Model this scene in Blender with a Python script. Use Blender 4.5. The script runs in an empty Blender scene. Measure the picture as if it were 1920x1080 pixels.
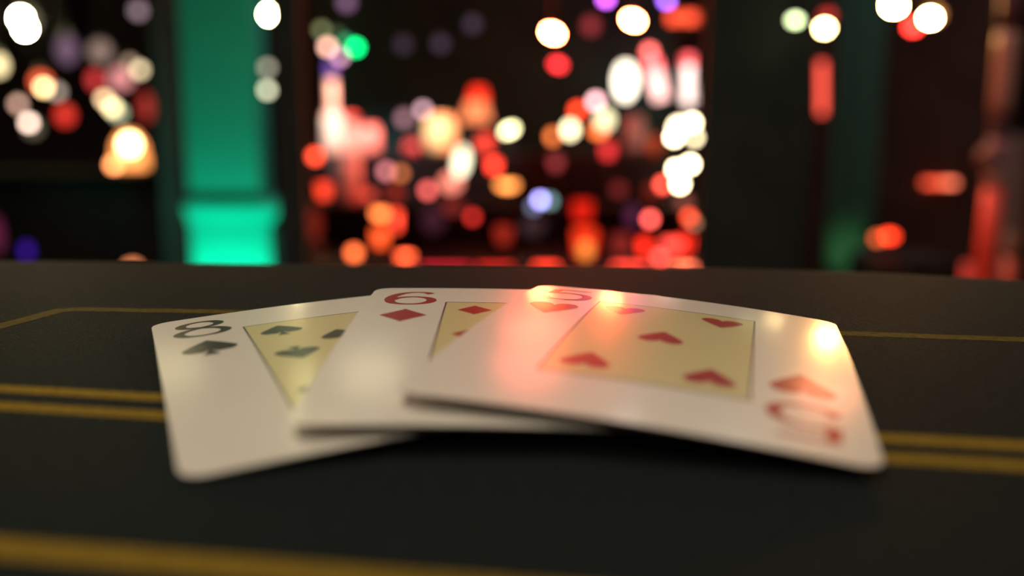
import bpy, math, random
from mathutils import Matrix, Vector
random.seed(4)
R = math.radians
scene = bpy.context.scene
col = scene.collection

# ------------------------------------------------------------------ camera, world, lights, exposure
TABLE = 1.07
cam_data = bpy.data.cameras.new('camera')
cam = bpy.data.objects.new('camera', cam_data)
col.objects.link(cam)
pitch, roll = 0.181497, 0.0038424
right0, up0 = Vector((1, 0, 0)), Vector((0, math.sin(pitch), math.cos(pitch)))
right = right0 * math.cos(roll) + up0 * math.sin(roll)
up = up0 * math.cos(roll) - right0 * math.sin(roll)
back = right.cross(up)
m = Matrix((right, up, back)).transposed().to_4x4()
m.translation = (0, 0, TABLE + 0.0429147)
cam.matrix_world = m
cam_data.sensor_width = 36.0
cam_data.lens = 1776.55 / 1920 * 36
cam_data.clip_start = 0.01
cam_data.clip_end = 60
cam_data.dof.use_dof = True
cam_data.dof.focus_distance = 0.193
cam_data.dof.aperture_fstop = cam_data.lens / 5.1
cam_data.dof.aperture_blades = 0
scene.camera = cam

world = bpy.data.worlds.new('dark_room_air')
scene.world = world
world.use_nodes = True
world.node_tree.nodes['Background'].inputs[0].default_value = (0.9, 0.75, 0.75, 1)
world.node_tree.nodes['Background'].inputs[1].default_value = 0.012

vs = scene.view_settings
vs.view_transform = 'Standard'
vs.look = 'None'
vs.exposure = 0.0
vs.gamma = 1.0
vs.use_curve_mapping = False
scene.cycles.use_denoising = True
scene.cycles.use_adaptive_sampling = False
scene.cycles.max_bounces = 6
scene.cycles.sample_clamp_indirect = 4.0


def lamp(name, kind, loc, target, energy, color, size=0.1, spot=60, blend=0.5):
    d = bpy.data.lights.new(name, kind)
    d.energy = energy
    d.color = color
    if kind == 'SPOT':
        d.spot_size = R(spot)
        d.spot_blend = blend
        d.shadow_soft_size = size
    elif kind == 'AREA':
        d.shape = 'DISK'
        d.size = size
    else:
        d.shadow_soft_size = size
    o = bpy.data.objects.new(name, d)
    col.objects.link(o)
    o.location = loc
    o.rotation_euler = (Vector(target) - Vector(loc)).to_track_quat('-Z', 'Y').to_euler()
    return o


# downlight over the card table and two added soft fill lights under the ceiling
lamp('table_downlight', 'SPOT', (-0.22, 0.62, TABLE + 1.25), (0.0, 0.15, TABLE), 38, (1.0, 0.83, 0.59), 0.22, 58, 0.8)
lamp('ceiling_fill', 'AREA', (-0.3, -0.9, 2.86), (-0.3, -0.9, 0.0), 12, (1.0, 0.90, 0.68), 1.2)
lamp('ceiling_fill', 'AREA', (0.3, 3.3, 2.86), (0.3, 3.3, 0.0), 30, (1.0, 0.92, 0.88), 2.0)
# added small spots that brighten the bottle display
for sx, sz, e, c in ((-0.33756, 1.62, 42, (1.0, 0.80, 0.72)), (-0.27452, 1.62, 34, (1.0, 0.72, 0.66)), (-0.12953, 1.62, 36, (1.0, 0.90, 0.74)),
                     (0.25071, 1.62, 4, (1.0, 0.80, 0.80))):
    lamp('display_fill_spot', 'SPOT', (sx, 1.80, sz), (sx * 1.12, 2.2, 1.04), e, c, 0.03, 34, 0.7)
# added narrow spots, unseen above the frame, for highlights on the cards: red ones and warm ones
for loc, aim, e, c, rad in (((0.085, 1.90, 1.50), (0.018, 0.185, TABLE), 1.7, (1.0, 0.16, 0.09), 0.08),
                            ((0.085, 1.90, 1.68), (0.012, 0.150, TABLE), 2.2, (1.0, 0.16, 0.09), 0.10),
                            ((0.80, 1.90, 1.62), (0.055, 0.150, TABLE), 1.4, (1.0, 0.22, 0.12), 0.07),
                            ((-0.47, 1.90, 1.70), (-0.040, 0.160, TABLE), 0.6, (1.0, 0.92, 0.42), 0.07),
                            ((-0.47, 1.90, 1.90), (-0.045, 0.140, TABLE), 0.8, (1.0, 0.92, 0.42), 0.08),
                            ((-0.80, 1.90, 1.58), (-0.065, 0.170, TABLE), 0.35, (1.0, 0.90, 0.45), 0.08),
                            ((-0.30, 1.90, 1.70), (-0.022, 0.150, TABLE), 0.5, (1.0, 0.88, 0.55), 0.08)):
    lamp('card_highlight_spot', 'SPOT', loc, aim, e, c, rad, 7, 0.9)
# green floor uplights in front of the two pedestal columns
lamp('green_uplight', 'SPOT', (-0.89723, 2.78, 0.40), (-0.89723, 3.0, 0.70), 31, (0.0, 1.0, 0.62), 0.05, 120, 0.9)
lamp('green_uplight', 'SPOT', (1.41948, 3.82, 0.42), (1.41948, 4.0, 0.56), 1.8, (0.5, 1.0, 0.35), 0.04, 50, 0.5)
# added warm spot that brightens the rail posts at the right
lamp('post_fill_spot', 'SPOT', (1.0, 1.3, 2.2), (1.0, 2.0, 0.95), 23, (1.0, 0.80, 0.72), 0.05, 40, 0.5)


# ------------------------------------------------------------------ materials
def mat(name, color, rough=0.6, metal=0.0, coat=0.0, coat_rough=0.1, sheen=0.0, spec=0.5,
        vary=0.0, scale=30.0, bump=0.0, bump_scale=200.0, trans=0.0):
    mt = bpy.data.materials.new(name)
    mt.use_nodes = True
    nt = mt.node_tree
    b = nt.nodes['Principled BSDF']
    b.inputs['Base Color'].default_value = (*color, 1)
    b.inputs['Roughness'].default_value = rough
    b.inputs['Metallic'].default_value = metal
    b.inputs['Specular IOR Level'].default_value = spec
    b.inputs['Coat Weight'].default_value = coat
    b.inputs['Coat Roughness'].default_value = coat_rough
    b.inputs['Sheen Weight'].default_value = sheen
    b.inputs['Sheen Roughness'].default_value = 0.14
    b.inputs['Sheen Tint'].default_value = (0.80, 1.0, 1.0, 1)
    b.inputs['Transmission Weight'].default_value = trans
    tc = nt.nodes.new('ShaderNodeTexCoord')
    if vary > 0:
        n = nt.nodes.new('ShaderNodeTexNoise')
        n.inputs['Scale'].default_value = scale
        n.inputs['Detail'].default_value = 6
        nt.links.new(tc.outputs['Object'], n.inputs['Vector'])
        r = nt.nodes.new('ShaderNodeValToRGB')
        r.color_ramp.elements[0].position = 0.3
        r.color_ramp.elements[1].position = 0.7
        r.color_ramp.elements[0].color = (*[c * (1 - vary) for c in color], 1)
        r.color_ramp.elements[1].color = (*[min(1, c * (1 + vary)) for c in color], 1)
        nt.links.new(n.outputs['Fac'], r.inputs['Fac'])
        nt.links.new(r.outputs['Color'], b.inputs['Base Color'])
    if bump > 0:
        n2 = nt.nodes.new('ShaderNodeTexNoise')
        n2.inputs['Scale'].default_value = bump_scale
        n2.inputs['Detail'].default_value = 3
        nt.links.new(tc.outputs['Object'], n2.inputs['Vector'])
        bp = nt.nodes.new('ShaderNodeBump')
        bp.inputs['Strength'].default_value = bump
        bp.inputs['Distance'].default_value = 1.0 / bump_scale
        nt.links.new(n2.outputs['Fac'], bp.inputs['Height'])
        nt.links.new(bp.outputs['Normal'], b.inputs['Normal'])
    return mt


def glow(rgb, name='lamp_glow'):
    mt = bpy.data.materials.new(name)
    mt.use_nodes = True
    nt = mt.node_tree
    nt.nodes.clear()
    out = nt.nodes.new('ShaderNodeOutputMaterial')
    e = nt.nodes.new('ShaderNodeEmission')
    s = max(rgb)
    e.inputs['Color'].default_value = (*[c / s for c in rgb], 1)
    e.inputs['Strength'].default_value = s
    nt.links.new(e.outputs[0], out.inputs[0])
    return mt


M_FELT = mat('table_felt', (0.0115, 0.0152, 0.0160), 0.6, sheen=1.0, spec=0.009, vary=0.5, scale=900, bump=0.3, bump_scale=1500)
M_YELLOW = mat('printed_yellow', (0.22, 0.14, 0.018), 0.6, sheen=0.3, spec=0.007, vary=0.35, scale=900, bump=0.10, bump_scale=1500)
M_YELLOW_WORN = mat('printed_yellow_worn', (0.085, 0.064, 0.016), 0.6, sheen=0.5, spec=0.007, vary=0.5, scale=700, bump=0.10, bump_scale=1500)
M_PAPER = mat('card_paper', (0.80, 0.745, 0.70), 0.36, coat=0.8, coat_rough=0.15, vary=0.015, scale=120, bump=0.08, bump_scale=2600)
M_EDGE = mat('card_edge', (0.62, 0.56, 0.54), 0.7)
M_PANEL = mat('card_panel_print', (0.68, 0.59, 0.31), 0.36, coat=0.8, coat_rough=0.15, bump=0.08, bump_scale=2600)
M_RED = mat('card_red_ink', (0.38, 0.010, 0.014), 0.36, coat=0.8, coat_rough=0.15, bump=0.08, bump_scale=2600)
M_BLACK = mat('card_black_ink', (0.012, 0.012, 0.020), 0.36, coat=0.8, coat_rough=0.15, bump=0.08, bump_scale=2600)
M_LINE = mat('card_line_ink', (0.07, 0.045, 0.10), 0.36, coat=0.8, coat_rough=0.15)
M_DARK = mat('black_paint', (0.018, 0.018, 0.018), 0.6, spec=0.2, vary=0.2)
M_WOOD = mat('dark_wood', (0.016, 0.010, 0.007), 0.5, spec=0.3, vary=0.3, scale=12)
M_STEEL = mat('steel', (0.30, 0.27, 0.28), 0.35, metal=0.8)
M_COLUMN_DIM = mat('column_dim_tint', (0.020, 0.090, 0.075), 0.85, vary=0.05, scale=8, bump=0.1, bump_scale=60)  # the weak light on this column is put into its colour
M_PLASTER = mat('column_greenlit_tint', (0.004, 0.24, 0.19), 0.85, vary=0.05, scale=8, bump=0.1, bump_scale=60)  # green of the light is put into the column's colour


# ------------------------------------------------------------------ mesh helpers
def obj(name, verts, faces, material, parent=None, loc=(0, 0, 0), rotz=0.0, smooth=False, rot=None):
    me = bpy.data.meshes.new(name)
    me.from_pydata([tuple(v) for v in verts], [], faces)
    me.update()
    if smooth:
        me.polygons.foreach_set('use_smooth', [True] * len(me.polygons))
    if material:
        me.materials.append(material)
    o = bpy.data.objects.new(name, me)
    col.objects.link(o)
    o.location = loc
    o.rotation_euler = rot if rot else (0, 0, rotz)
    if parent:
        o.parent = parent
    return o


def tag(o, label, cat, group=None, kind=None):
    o['label'] = label
    o['category'] = cat
    if group:
        o['group'] = group
    if kind:
        o['kind'] = kind
    return o


def thing(name, label, cat, loc=(0, 0, 0), rotz=0.0, group=None):
    o = bpy.data.objects.new(name, None)
    o.empty_display_size = 0.02
    col.objects.link(o)
    o.location = loc
    o.rotation_euler = (0, 0, rotz)
    return tag(o, label, cat, group)


def box_data(lo, hi):
    (x0, y0, z0), (x1, y1, z1) = lo, hi
    v = [(x0, y0, z0), (x1, y0, z0), (x1, y1, z0), (x0, y1, z0), (x0, y0, z1), (x1, y0, z1), (x1, y1, z1), (x0, y1, z1)]
    f = [(0, 3, 2, 1), (4, 5, 6, 7), (0, 1, 5, 4), (1, 2, 6, 5), (2, 3, 7, 6), (3, 0, 4, 7)]
    return v, f


def box(name, lo, hi, material, parent=None, bevel=0.0, **kw):
    o = obj(name, *box_data(lo, hi), material, parent, **kw)
    if bevel:
        md = o.modifiers.new('bevel', 'BEVEL')
        md.width = bevel
        md.segments = 2
    return o


def struct(o):
    o['kind'] = 'structure'
    return o


def lathe_data(profile, seg=16, sx=1.0, sy=1.0):
    v, f = [], []
    n = len(profile)
    for r, z in profile:
        for k in range(seg):
            a = 2 * math.pi * k / seg
            v.append((r * sx * math.cos(a), r * sy * math.sin(a), z))
    for i in range(n - 1):
        for k in range(seg):
            a, b = i * seg + k, i * seg + (k + 1) % seg
            f.append((a, b, b + seg, a + seg))
    f.append(tuple(range(seg))[::-1])
    f.append(tuple(range((n - 1) * seg, n * seg)))
    return v, f


def lathe(name, profile, material, parent=None, loc=(0, 0, 0), seg=16, sx=1.0, sy=1.0, rot=None):
    return obj(name, *lathe_data(profile, seg, sx, sy), material, parent, loc, 0.0, True, rot)


def ball_profile(r, h=None, n=8):
    """closed ellipsoid centred on the origin"""
    h = h or r
    return [(max(1e-5, r * math.sin(math.pi * k / n)), -h * math.cos(math.pi * k / n)) for k in range(n + 1)]


def rod(name, a, b, r, material, parent=None, seg=8):
    a, b = Vector(a), Vector(b)
    d = b - a
    v, f = lathe_data([(r, 0), (r, d.length)], seg)
    q = d.to_track_quat('Z', 'Y').to_matrix()
    return obj(name, [q @ Vector(p) + a for p in v], f, material, parent, smooth=True)


# ------------------------------------------------------------------ the room
M_FLOOR = mat('dark_carpet', (0.020, 0.012, 0.012), 1.0, spec=0.05, vary=0.4, scale=60)
M_WALL = mat('dark_wall_paint', (0.030, 0.018, 0.018), 0.9, spec=0.1, vary=0.2, scale=6)
M_CEIL = mat('dark_ceiling_paint', (0.024, 0.015, 0.017), 0.95, spec=0.05, vary=0.2, scale=6)
M_REDWALL = mat('oxblood_wall_paint', (0.075, 0.042, 0.038), 0.9, spec=0.1, vary=0.25, scale=5)
CEIL = 2.9
struct(box('floor', (-4.2, -3.2, -0.1), (4.2, 7.2, 0.0), M_FLOOR))
struct(box('ceiling', (-4.2, -3.2, CEIL), (4.2, 7.2, CEIL + 0.1), M_CEIL))
struct(box('wall_left', (-4.2, -3.2, 0), (-4.0, 7.2, CEIL), M_WALL))
struct(box('wall_right', (4.0, -3.2, 0), (4.2, 7.2, CEIL), M_REDWALL))
struct(box('wall_back', (-4.0, 7.0, 0), (4.0, 7.2, CEIL), M_WALL))
struct(box('wall_front', (-4.0, -3.2, 0), (4.0, -3.0, CEIL), M_WALL))
struct(box('baseboard_back', (-4.0, 6.97, 0), (4.0, 7.0, 0.12), M_WOOD))
struct(box('baseboard_right', (3.97, -3.0, 0), (4.0, 6.97, 0.12), M_WOOD))
struct(box('baseboard_left', (-4.0, -3.0, 0), (-3.97, 6.97, 0.12), M_WOOD))
# dark posts that frame the bottle display, and the dim strips of wall beside the columns
M_POST = mat('charcoal_post_paint', (0.115, 0.120, 0.112), 0.9, spec=0.1, vary=0.2, scale=8)
M_STRIP = mat('grey_green_wall_paint', (0.14, 0.09, 0.085), 0.9, spec=0.1, vary=0.2, scale=6)
struct(box('trim_1', (-0.40253, 1.62, 0), (-0.35121, 1.64, CEIL), M_POST, bevel=0.004))
struct(box('trim_2', (0.31239, 1.58, 0), (0.48967, 1.60, CEIL), M_POST, bevel=0.004))
struct(box('trim_3', (-1.25684, 3.4, 0), (-1.15477, 3.5, CEIL), M_STRIP, bevel=0.004))
struct(box('trim_4', (1.6216, 4.3, 0), (2.25436, 4.4, CEIL), M_REDWALL, bevel=0.004))
struct(box('trim_5', (1.7079, 3.2, 0), (1.84789, 3.3, 1.04755), M_STRIP, bevel=0.004))


# ------------------------------------------------------------------ card table
def arc_outline():
    far = [(-0.40434, 0.28898), (-0.26592, 0.28143), (-0.15195, 0.27795), (-0.09564, 0.27523), (-0.04025, 0.27156), (0.00614, 0.27072), (0.06132, 0.26914), (0.1033, 0.26259), (0.13472, 0.25101)]
    pts = [(-0.90, 0.20), (-0.80, 0.262)] + [(-0.55, 0.277), (-0.33, 0.277)] + far[2:]
    pts += [(0.165, 0.231), (0.20, 0.205), (0.26, 0.145), (0.32, 0.06), (0.36, -0.06), (0.36, -0.30), (0.20, -0.42), (-0.70, -0.42), (-0.90, -0.25)]
    return pts


def table_top():
    pts = arc_outline()
    n = len(pts)

    # the outline is where the top starts to roll over
    def inset(d):
        out = []
        for i in range(n):
            a, b, c = Vector(pts[i - 1]), Vector(pts[i]), Vector(pts[(i + 1) % n])
            t = ((b - a).normalized() + (c - b).normalized()).normalized()
            out.append(b + Vector((t.y, -t.x)) * d)
        return out
    rings = []
    for d, z in ((-0.007, -0.030), (-0.007, -0.008), (-0.0058, -0.0042), (-0.003, -0.0014), (0.001, -0.0003), (0.005, 0.0)):
        rings.append([(p.x, p.y, z) for p in inset(d)])
    v = [p for r in rings for p in r]
    f = []
    for k in range(len(rings) - 1):
        for i in range(n):
            a, b = k * n + i, k * n + (i + 1) % n
            f.append((a, a + n, b + n, b))
    f.append(tuple(range((len(rings) - 1) * n, len(rings) * n))[::-1])
    f.append(tuple(range(n)))
    return v, f


table = thing('card_table', 'dark green felt card table with printed yellow lines', 'table', (0, 0, TABLE))
obj('felt_top', *table_top(), M_FELT, table)
apron_pts = [(x * 0.93 - 0.02, y * 0.9 - 0.01) for x, y in arc_outline()]
n_ap = len(apron_pts)
obj('apron', [(x, y, -0.16) for x, y in apron_pts] + [(x, y, -0.03) for x, y in apron_pts],
    [(i, i + n_ap, (i + 1) % n_ap + n_ap, (i + 1) % n_ap) for i in range(n_ap)] + [tuple(range(n_ap))], M_WOOD, table)
lathe('pedestal', [(0.09, -1.02), (0.07, -0.9), (0.055, -0.5), (0.07, -0.25), (0.14, -0.16)], M_WOOD, table, (-0.27, -0.08, 0))
lathe('foot_plate', [(0.30, -1.07), (0.30, -1.05), (0.26, -1.03), (0.09, -1.02)], M_DARK, table, (-0.27, -0.08, 0), 24)


def line_strip(points, w, material):
    """flat printed band along a polyline on the felt, mitred at its corners"""
    pts = [Vector(p) for p in points]
    v, f = [], []
    for i, p in enumerate(pts):
        d0 = (p - pts[i - 1]).normalized() if i else (pts[1] - p).normalized()
        d1 = (pts[i + 1] - p).normalized() if i < len(pts) - 1 else d0
        t = (d0 + d1).normalized()
        nrm = Vector((-t.y, t.x))
        k = 1 / max(0.4, nrm.dot(Vector((-d0.y, d0.x))))
        for s in (-1, 1):
            q = p + nrm * (s * w / 2 * k)
            v.append((q.x, q.y, 0.00004))
    for i in range(len(pts) - 1):
        f.append((2 * i, 2 * i + 2, 2 * i + 3, 2 * i + 1))
    return obj('printed_line', v, f, material, table)


def extend(a, b, ea, eb):
    a, b = Vector(a), Vector(b)
    d = (b - a).normalized()
    return a - d * ea, b + d * eb


e0, e1 = extend((-0.10419, 0.18781), (-0.0992, 0.20497), 0.25, 0)
f0, f1 = extend((-0.0608, 0.20339), (0.09992, 0.18006), 0, 0.02)
line_strip([e0, (-0.09963, 0.20438), (-0.09572, 0.20562), f0, f1], 0.0040, M_YELLOW_WORN)
line_strip(extend((-0.06711, 0.14191), (0.05927, 0.12093), 0.35, 0.20), 0.0034, M_YELLOW)
line_strip(extend((-0.06314, 0.13307), (0.0559, 0.11358), 0.35, 0.20), 0.0034, M_YELLOW)
line_strip(extend((-0.05119, 0.08862), (-0.01289, 0.08239), 0.40, 0.26), 0.0040, M_YELLOW)

# ------------------------------------------------------------------ the three playing cards
W, H = 63.0, 88.0


class Card:
    def __init__(self, p, label):
        self.p = p
        x0, y0, yaw = p[:3]
        self.root = None
        rows = [0, .25, .7, 1.3, 2.1, 3.5] + [3.5 + (H - 7) * k / 16 for k in range(1, 16)] + [H - 3.5, H - 2.1, H - 1.3, H - .7, H - .25, H]
        nu = 18
        rad = 3.5
        top, bot = [], []
        for v in rows:
            e = min(v, H - v)
            ins = rad - math.sqrt(max(0, rad * rad - (rad - e) ** 2)) if e < rad else 0
            for k in range(nu + 1):
                u = ins + (W - 2 * ins) * k / nu
                top.append(self.at(u, v, 0))
                bot.append(self.at(u, v, -0.20))
        n = nu + 1
        nt = len(top)
        faces = []
        for i in range(len(rows) - 1):
            for k in range(nu):
                a = i * n + k
                faces.append((a, a + n, a + n + 1, a + 1))
                faces.append((nt + a, nt + a + 1, nt + a + n + 1, nt + a + n))
        rim = [k for k in range(n)] + [i * n + nu for i in range(1, len(rows))] + [(len(rows) - 1) * n + k for k in range(nu - 1, -1, -1)] + [i * n for i in range(len(rows) - 2, 0, -1)]
        nf = len(faces)
        side = []
        for a in rim:
            side += [top[a], bot[a]]
        base = 2 * nt
        for i in range(len(rim)):
            a, b = base + 2 * i, base + 2 * ((i + 1) % len(rim))
            faces.append((a, b, b + 1, a + 1))
        o = obj('playing_card', top + bot + side, faces, M_PAPER, None, (x0 / 1000, y0 / 1000, TABLE + 0.0005), yaw)
        o.data.materials.append(M_EDGE)
        o.data.polygons.foreach_set('use_smooth', [i < nf for i in range(len(faces))])
        o.data.polygons.foreach_set('material_index', [0 if i < nf else 1 for i in range(len(faces))])
        self.root = tag(o, label, 'playing card', 'fanned playing cards on the felt')

    def at(self, u, v, off):
        _, _, _, z0, a, b, c, k = self.p
        uu, vv = u - W / 2, v - H / 2
        z = z0 + a * uu + b * uu * uu + c * vv + k * vv * vv + off
        ue = uu - (a * a * uu / 2 + a * b * uu ** 2 + 2 / 3 * b * b * uu ** 3)
        return (ue / 1000, -vv / 1000, z / 1000)

    def decal(self, name, pts, faces, material, off=0.035, flip=False):
        v = []
        for u, w in pts:
            if flip:
                u, w = W - u, H - w
            v.append(self.at(u, w, off))
        o = obj(name, v, faces, material, self.root, smooth=True)
        return o

    def panel(self):
        u0, u1, v0, v1 = 16.25, 46.75, 16.4, 71.6
        nu, nv = 10, 18
        pts = [(u0 + (u1 - u0) * i / nu, v0 + (v1 - v0) * j / nv) for j in range(nv + 1) for i in range(nu + 1)]
        fs = [(j * (nu + 1) + i, (j + 1) * (nu + 1) + i, (j + 1) * (nu + 1) + i + 1, j * (nu + 1) + i + 1) for j in range(nv) for i in range(nu)]
        self.decal('frame_panel', pts, fs, M_PANEL, 0.015)
        pts, fs = [], []
        t = 0.16
        for (ax, ay, bx, by) in ((u0, v0, u1, v0), (u1, v0, u1, v1), (u1, v1, u0, v1), (u0, v1, u0, v0)):
            dx, dy = (bx - ax), (by - ay)
            ln = math.hypot(dx, dy)
            nx, ny = -dy / ln * t, dx / ln * t
            base = len(pts)
            for k in range(19):
                s = k / 18
                pts.append((ax + dx * s - nx, ay + dy * s - ny))
                pts.append((ax + dx * s + nx, ay + dy * s + ny))
            for k in range(18):
                fs.append((base + 2 * k, base + 2 * k + 1, base + 2 * k + 3, base + 2 * k + 2))
        self.decal('frame_line', pts, fs, M_LINE, 0.03)

    def shape(self, name, kind, cu, cv, w, h, material, flip):
        """suit symbol as a fan of rows, so that it follows the bent card"""
        rows = []
        n = 22
        for i in range(n + 1):
            t = i / n            # 0 at the top of the symbol
            rows.append((t, suit_spans(kind, t)))
        pts, fs = [], []
        for a, b in zip(rows[:-1], rows[1:]):
            for (l0, r0), (l1, r1) in zip(a[1], b[1]):
                if r0 - l0 < 1e-3 and r1 - l1 < 1e-3:
                    continue
                k = len(pts)
                for x, y in ((l0, a[0]), (r0, a[0]), (r1, b[0]), (l1, b[0])):
                    pts.append((cu + x * w / 2, cv + (y - 0.5) * h))
                fs.append((k, k + 3, k + 2, k + 1))
        self.decal(name, pts, fs, material, 0.04, flip)

    def digit(self, ch, material, flip):
        u0, v0, w, h = 3.5, 5.0, 10.6, 14.0
        pts, fs = [], []
        for stroke in DIGITS[ch]:
            line = catmull([Vector(p) for p in stroke]) if len(stroke) > 2 else [Vector(stroke[0]).lerp(Vector(stroke[1]), k / 6) for k in range(7)]
            line = [Vector((u0 + p.x * w, v0 + p.y * h)) for p in line]
            base = len(pts)
            for i, p in enumerate(line):
                d = (line[min(i + 1, len(line) - 1)] - line[max(i - 1, 0)]).normalized()
                t = 0.42 + 0.60 * abs(d.y) ** 1.5
                nn = Vector((-d.y, d.x)) * t
                pts += [(p.x - nn.x, p.y - nn.y), (p.x + nn.x, p.y + nn.y)]
            for i in range(len(line) - 1):
                k = base + 2 * i
                fs.append((k, k + 1, k + 3, k + 2))
        for (bx, by, br) in BALLS.get(ch, ()):
            base = len(pts)
            cx, cy = u0 + bx * w, v0 + by * h
            pts += [(cx + br * math.cos(2 * math.pi * k / 14), cy + br * math.sin(2 * math.pi * k / 14)) for k in range(14)]
            fs.append(tuple(range(base, base + 14))[::-1])
        self.decal('index_number', pts, fs, material, 0.045, flip)


def catmull(p, per=7):
    out = []
    q = [p[0] * 2 - p[1]] + p + [p[-1] * 2 - p[-2]]
    if (p[0] - p[-1]).length < 1e-6:
        q = [p[-2]] + p + [p[1]]
    for i in range(1, len(q) - 2):
        a, b, c, d = q[i - 1:i + 3]
        for k in range(per):
            t = k / per
            out.append(0.5 * (2 * b + (c - a) * t + (2 * a - 5 * b + 4 * c - d) * t * t + (3 * b - a - 3 * c + d) * t ** 3))
    out.append(p[-1])
    return out


DIGITS = {
    '8': [[(.50, .455), (.24, .36), (.16, .23), (.27, .09), (.50, .035), (.73, .09), (.84, .23), (.76, .36), (.50, .455), (.22, .57), (.09, .74), (.22, .91), (.50, .965), (.78, .91), (.91, .74), (.78, .57), (.50, .455)]],
    '6': [[(.86, .17), (.74, .07), (.54, .035), (.30, .13), (.13, .36), (.09, .63), (.20, .87), (.50, .965), (.80, .88), (.91, .68), (.80, .49), (.53, .41), (.25, .49), (.11, .66)]],
    '5': [[(.20, .06), (.86, .06)], [(.21, .04), (.16, .46)], [(.16, .46), (.30, .385), (.55, .36), (.81, .46), (.91, .66), (.81, .87), (.50, .965), (.22, .92), (.11, .80)]],
}
BALLS = {'5': ((.15, .80, .8),)}


def suit_spans(kind, t):
    """half-open spans (left, right) in -1..1 at height t (0 top .. 1 bottom)"""
    if kind == 'diamond':
        s = 1 - abs(2 * t - 1)
        s = s ** 1.08
        return [(-s, 0), (0, s)]

    def heart(t):
        # returns (inner, outer) of the right lobe
        if t < 0.28:
            k = math.sqrt(max(0, 1 - ((0.28 - t) / 0.28) ** 2))
            outer = 0.52 + 0.48 * k
            inner = max(0.0, 0.52 - 0.52 * k ** 1.0)
            if t > 0.20:
                inner = 0.0
            return inner, outer
        q = (t - 0.28) / 0.72
        return 0.0, max(0.0, (1 - q) ** 0.92 * (1 + 0.28 * q * (1 - q)))
    if kind == 'heart':
        i, o = heart(t)
        return [(-o, -i), (i, o)]
    # spade: inverted heart over a flared stem
    body = 0.80
    spans = []
    if t <= body:
        i, o = heart(1 - t / body)
        spans += [(-o, -i), (i, o)]
    else:
        spans += [(0, 0), (0, 0)]
    if t > 0.58:
        q = (t - 0.58) / 0.42
        s = 0.07 + 0.25 * q ** 2.6
        spans += [(-s, s)]
    else:
        spans += [(0, 0)]
    return spans


def make_card(p, label, digit, suit, ink, pips):
    c = Card(p, label)
    c.panel()
    for flip in (False, True):
        c.digit(digit, ink, flip)
        c.shape('index_suit', suit, 8.8, 28.8, 9.6 if suit != 'diamond' else 9.0, 11.0, ink, flip)
    for u, v, flip in pips:
        uu, vv = (W - u, H - v) if flip else (u, v)
        c.shape('pip', suit, uu, vv, 7.8 if suit != 'diamond' else 6.8, 8.3, ink, flip)
    return c


CL, CM, CR = 22.2, 31.5, 40.8
make_card((-26.988, 158.281, 0.394481, 2.9521, 0.050354, -0.00064263, -0.0058157, -0.00034579),
          'eight of spades, lowest card of the fan, lying at its left', '8', 'spade', M_BLACK,
          [(CL, 23.8, False), (CR, 23.8, False), (CM, 33.6, False), (CL, 42.0, True), (CR, 42.0, True), (CM, 54.4, True), (CL, 64.2, True), (CR, 64.2, True)])
make_card((2.2185, 160.117, 0.0078885, 4.5877, -0.022872, -0.00053273, -0.017887, -0.00038118),
          'six of diamonds, middle card of the fan, half covered by the five', '6', 'diamond', M_RED,
          [(CL, 23.8, False), (CR, 23.8, False), (CL, 43.5, False), (CR, 43.5, False), (CL, 64.2, True), (CR, 64.2, True)])
make_card((25.4685, 157.2316, -0.258323, 5.0059, -0.0764935, -0.0008992, 0.0078715, -0.00060),
          'five of hearts, topmost card of the fan, catching red reflections', '5', 'heart', M_RED,
          [(CL, 24.4, False), (CR, 24.4, False), (CM, 43.2, True), (CL, 63.4, True), (CR, 63.4, True)])

# ------------------------------------------------------------------ green-lit pedestal columns
def pedestal_column(label, cx, Y, shaft_w, cap_w, base_w, z_top, z_taper, dep, shaft_dx, cap_dx, paint):
    t = thing('pedestal_column', label, 'column', (cx, Y + dep / 2, 0))
    hb, hs, hc = base_w / 2, shaft_w / 2, cap_w / 2
    kd = 0.45      # the columns are flatter than they are wide
    box('plinth', (-hb, -hb, 0), (hb, -hb + 2 * hb * kd, z_taper), paint, t, bevel=0.004)
    # flaring moulding between plinth and ledge
    v, f = [], []
    prof = [(hb, z_taper), (hb + (hc - hb) * .25, z_taper + (z_top - z_taper) * .25), (hc - .006, z_top - .03), (hc, z_top - .022), (hc, z_top), (hs, z_top + .012)]
    for r, z in prof:
        dx = cap_dx * min(1, max(0, (r - hb) / (hc - hb))) if z < z_top else cap_dx
        yb = -hb + 2 * hb * kd + (r - hb)
        v += [(dx - r, -r, z), (dx + r, -r, z), (dx + r, yb, z), (dx - r, yb, z)]
    for k in range(len(prof) - 1):
        for i in range(4):
            a, b = 4 * k + i, 4 * k + (i + 1) % 4
            f.append((a, b, b + 4, a + 4))
    f += [(3, 2, 1, 0), tuple(range(4 * len(prof) - 4, 4 * len(prof)))]
    obj('moulding', v, f, paint, t)
    box('shaft', (shaft_dx - hs, -hs - .018, z_top + .01), (shaft_dx + hs, -hs + 2 * hs * kd, CEIL - .12), paint, t, bevel=0.004)
    box('capital', (shaft_dx - hc, -hc, CEIL - .12), (shaft_dx + hc, -hc + 2 * hc * kd, CEIL), paint, t, bevel=0.006)
    return t


pedestal_column('tall pedestal column washed in bright green light from below', -0.89807, 3.0, 0.22966, 0.30058, 0.2533,
                0.83202, 0.75902, 0.2533, -0.01013, 0.01689, M_PLASTER)
pedestal_column('dim teal pedestal column with a faint green plinth, right of the black post', 1.41939, 4.0, 0.16662, 0.20714, 0.17112,
                0.69645, 0.66019, 0.17112, 0.02026, 0.00675, M_COLUMN_DIM)


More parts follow.
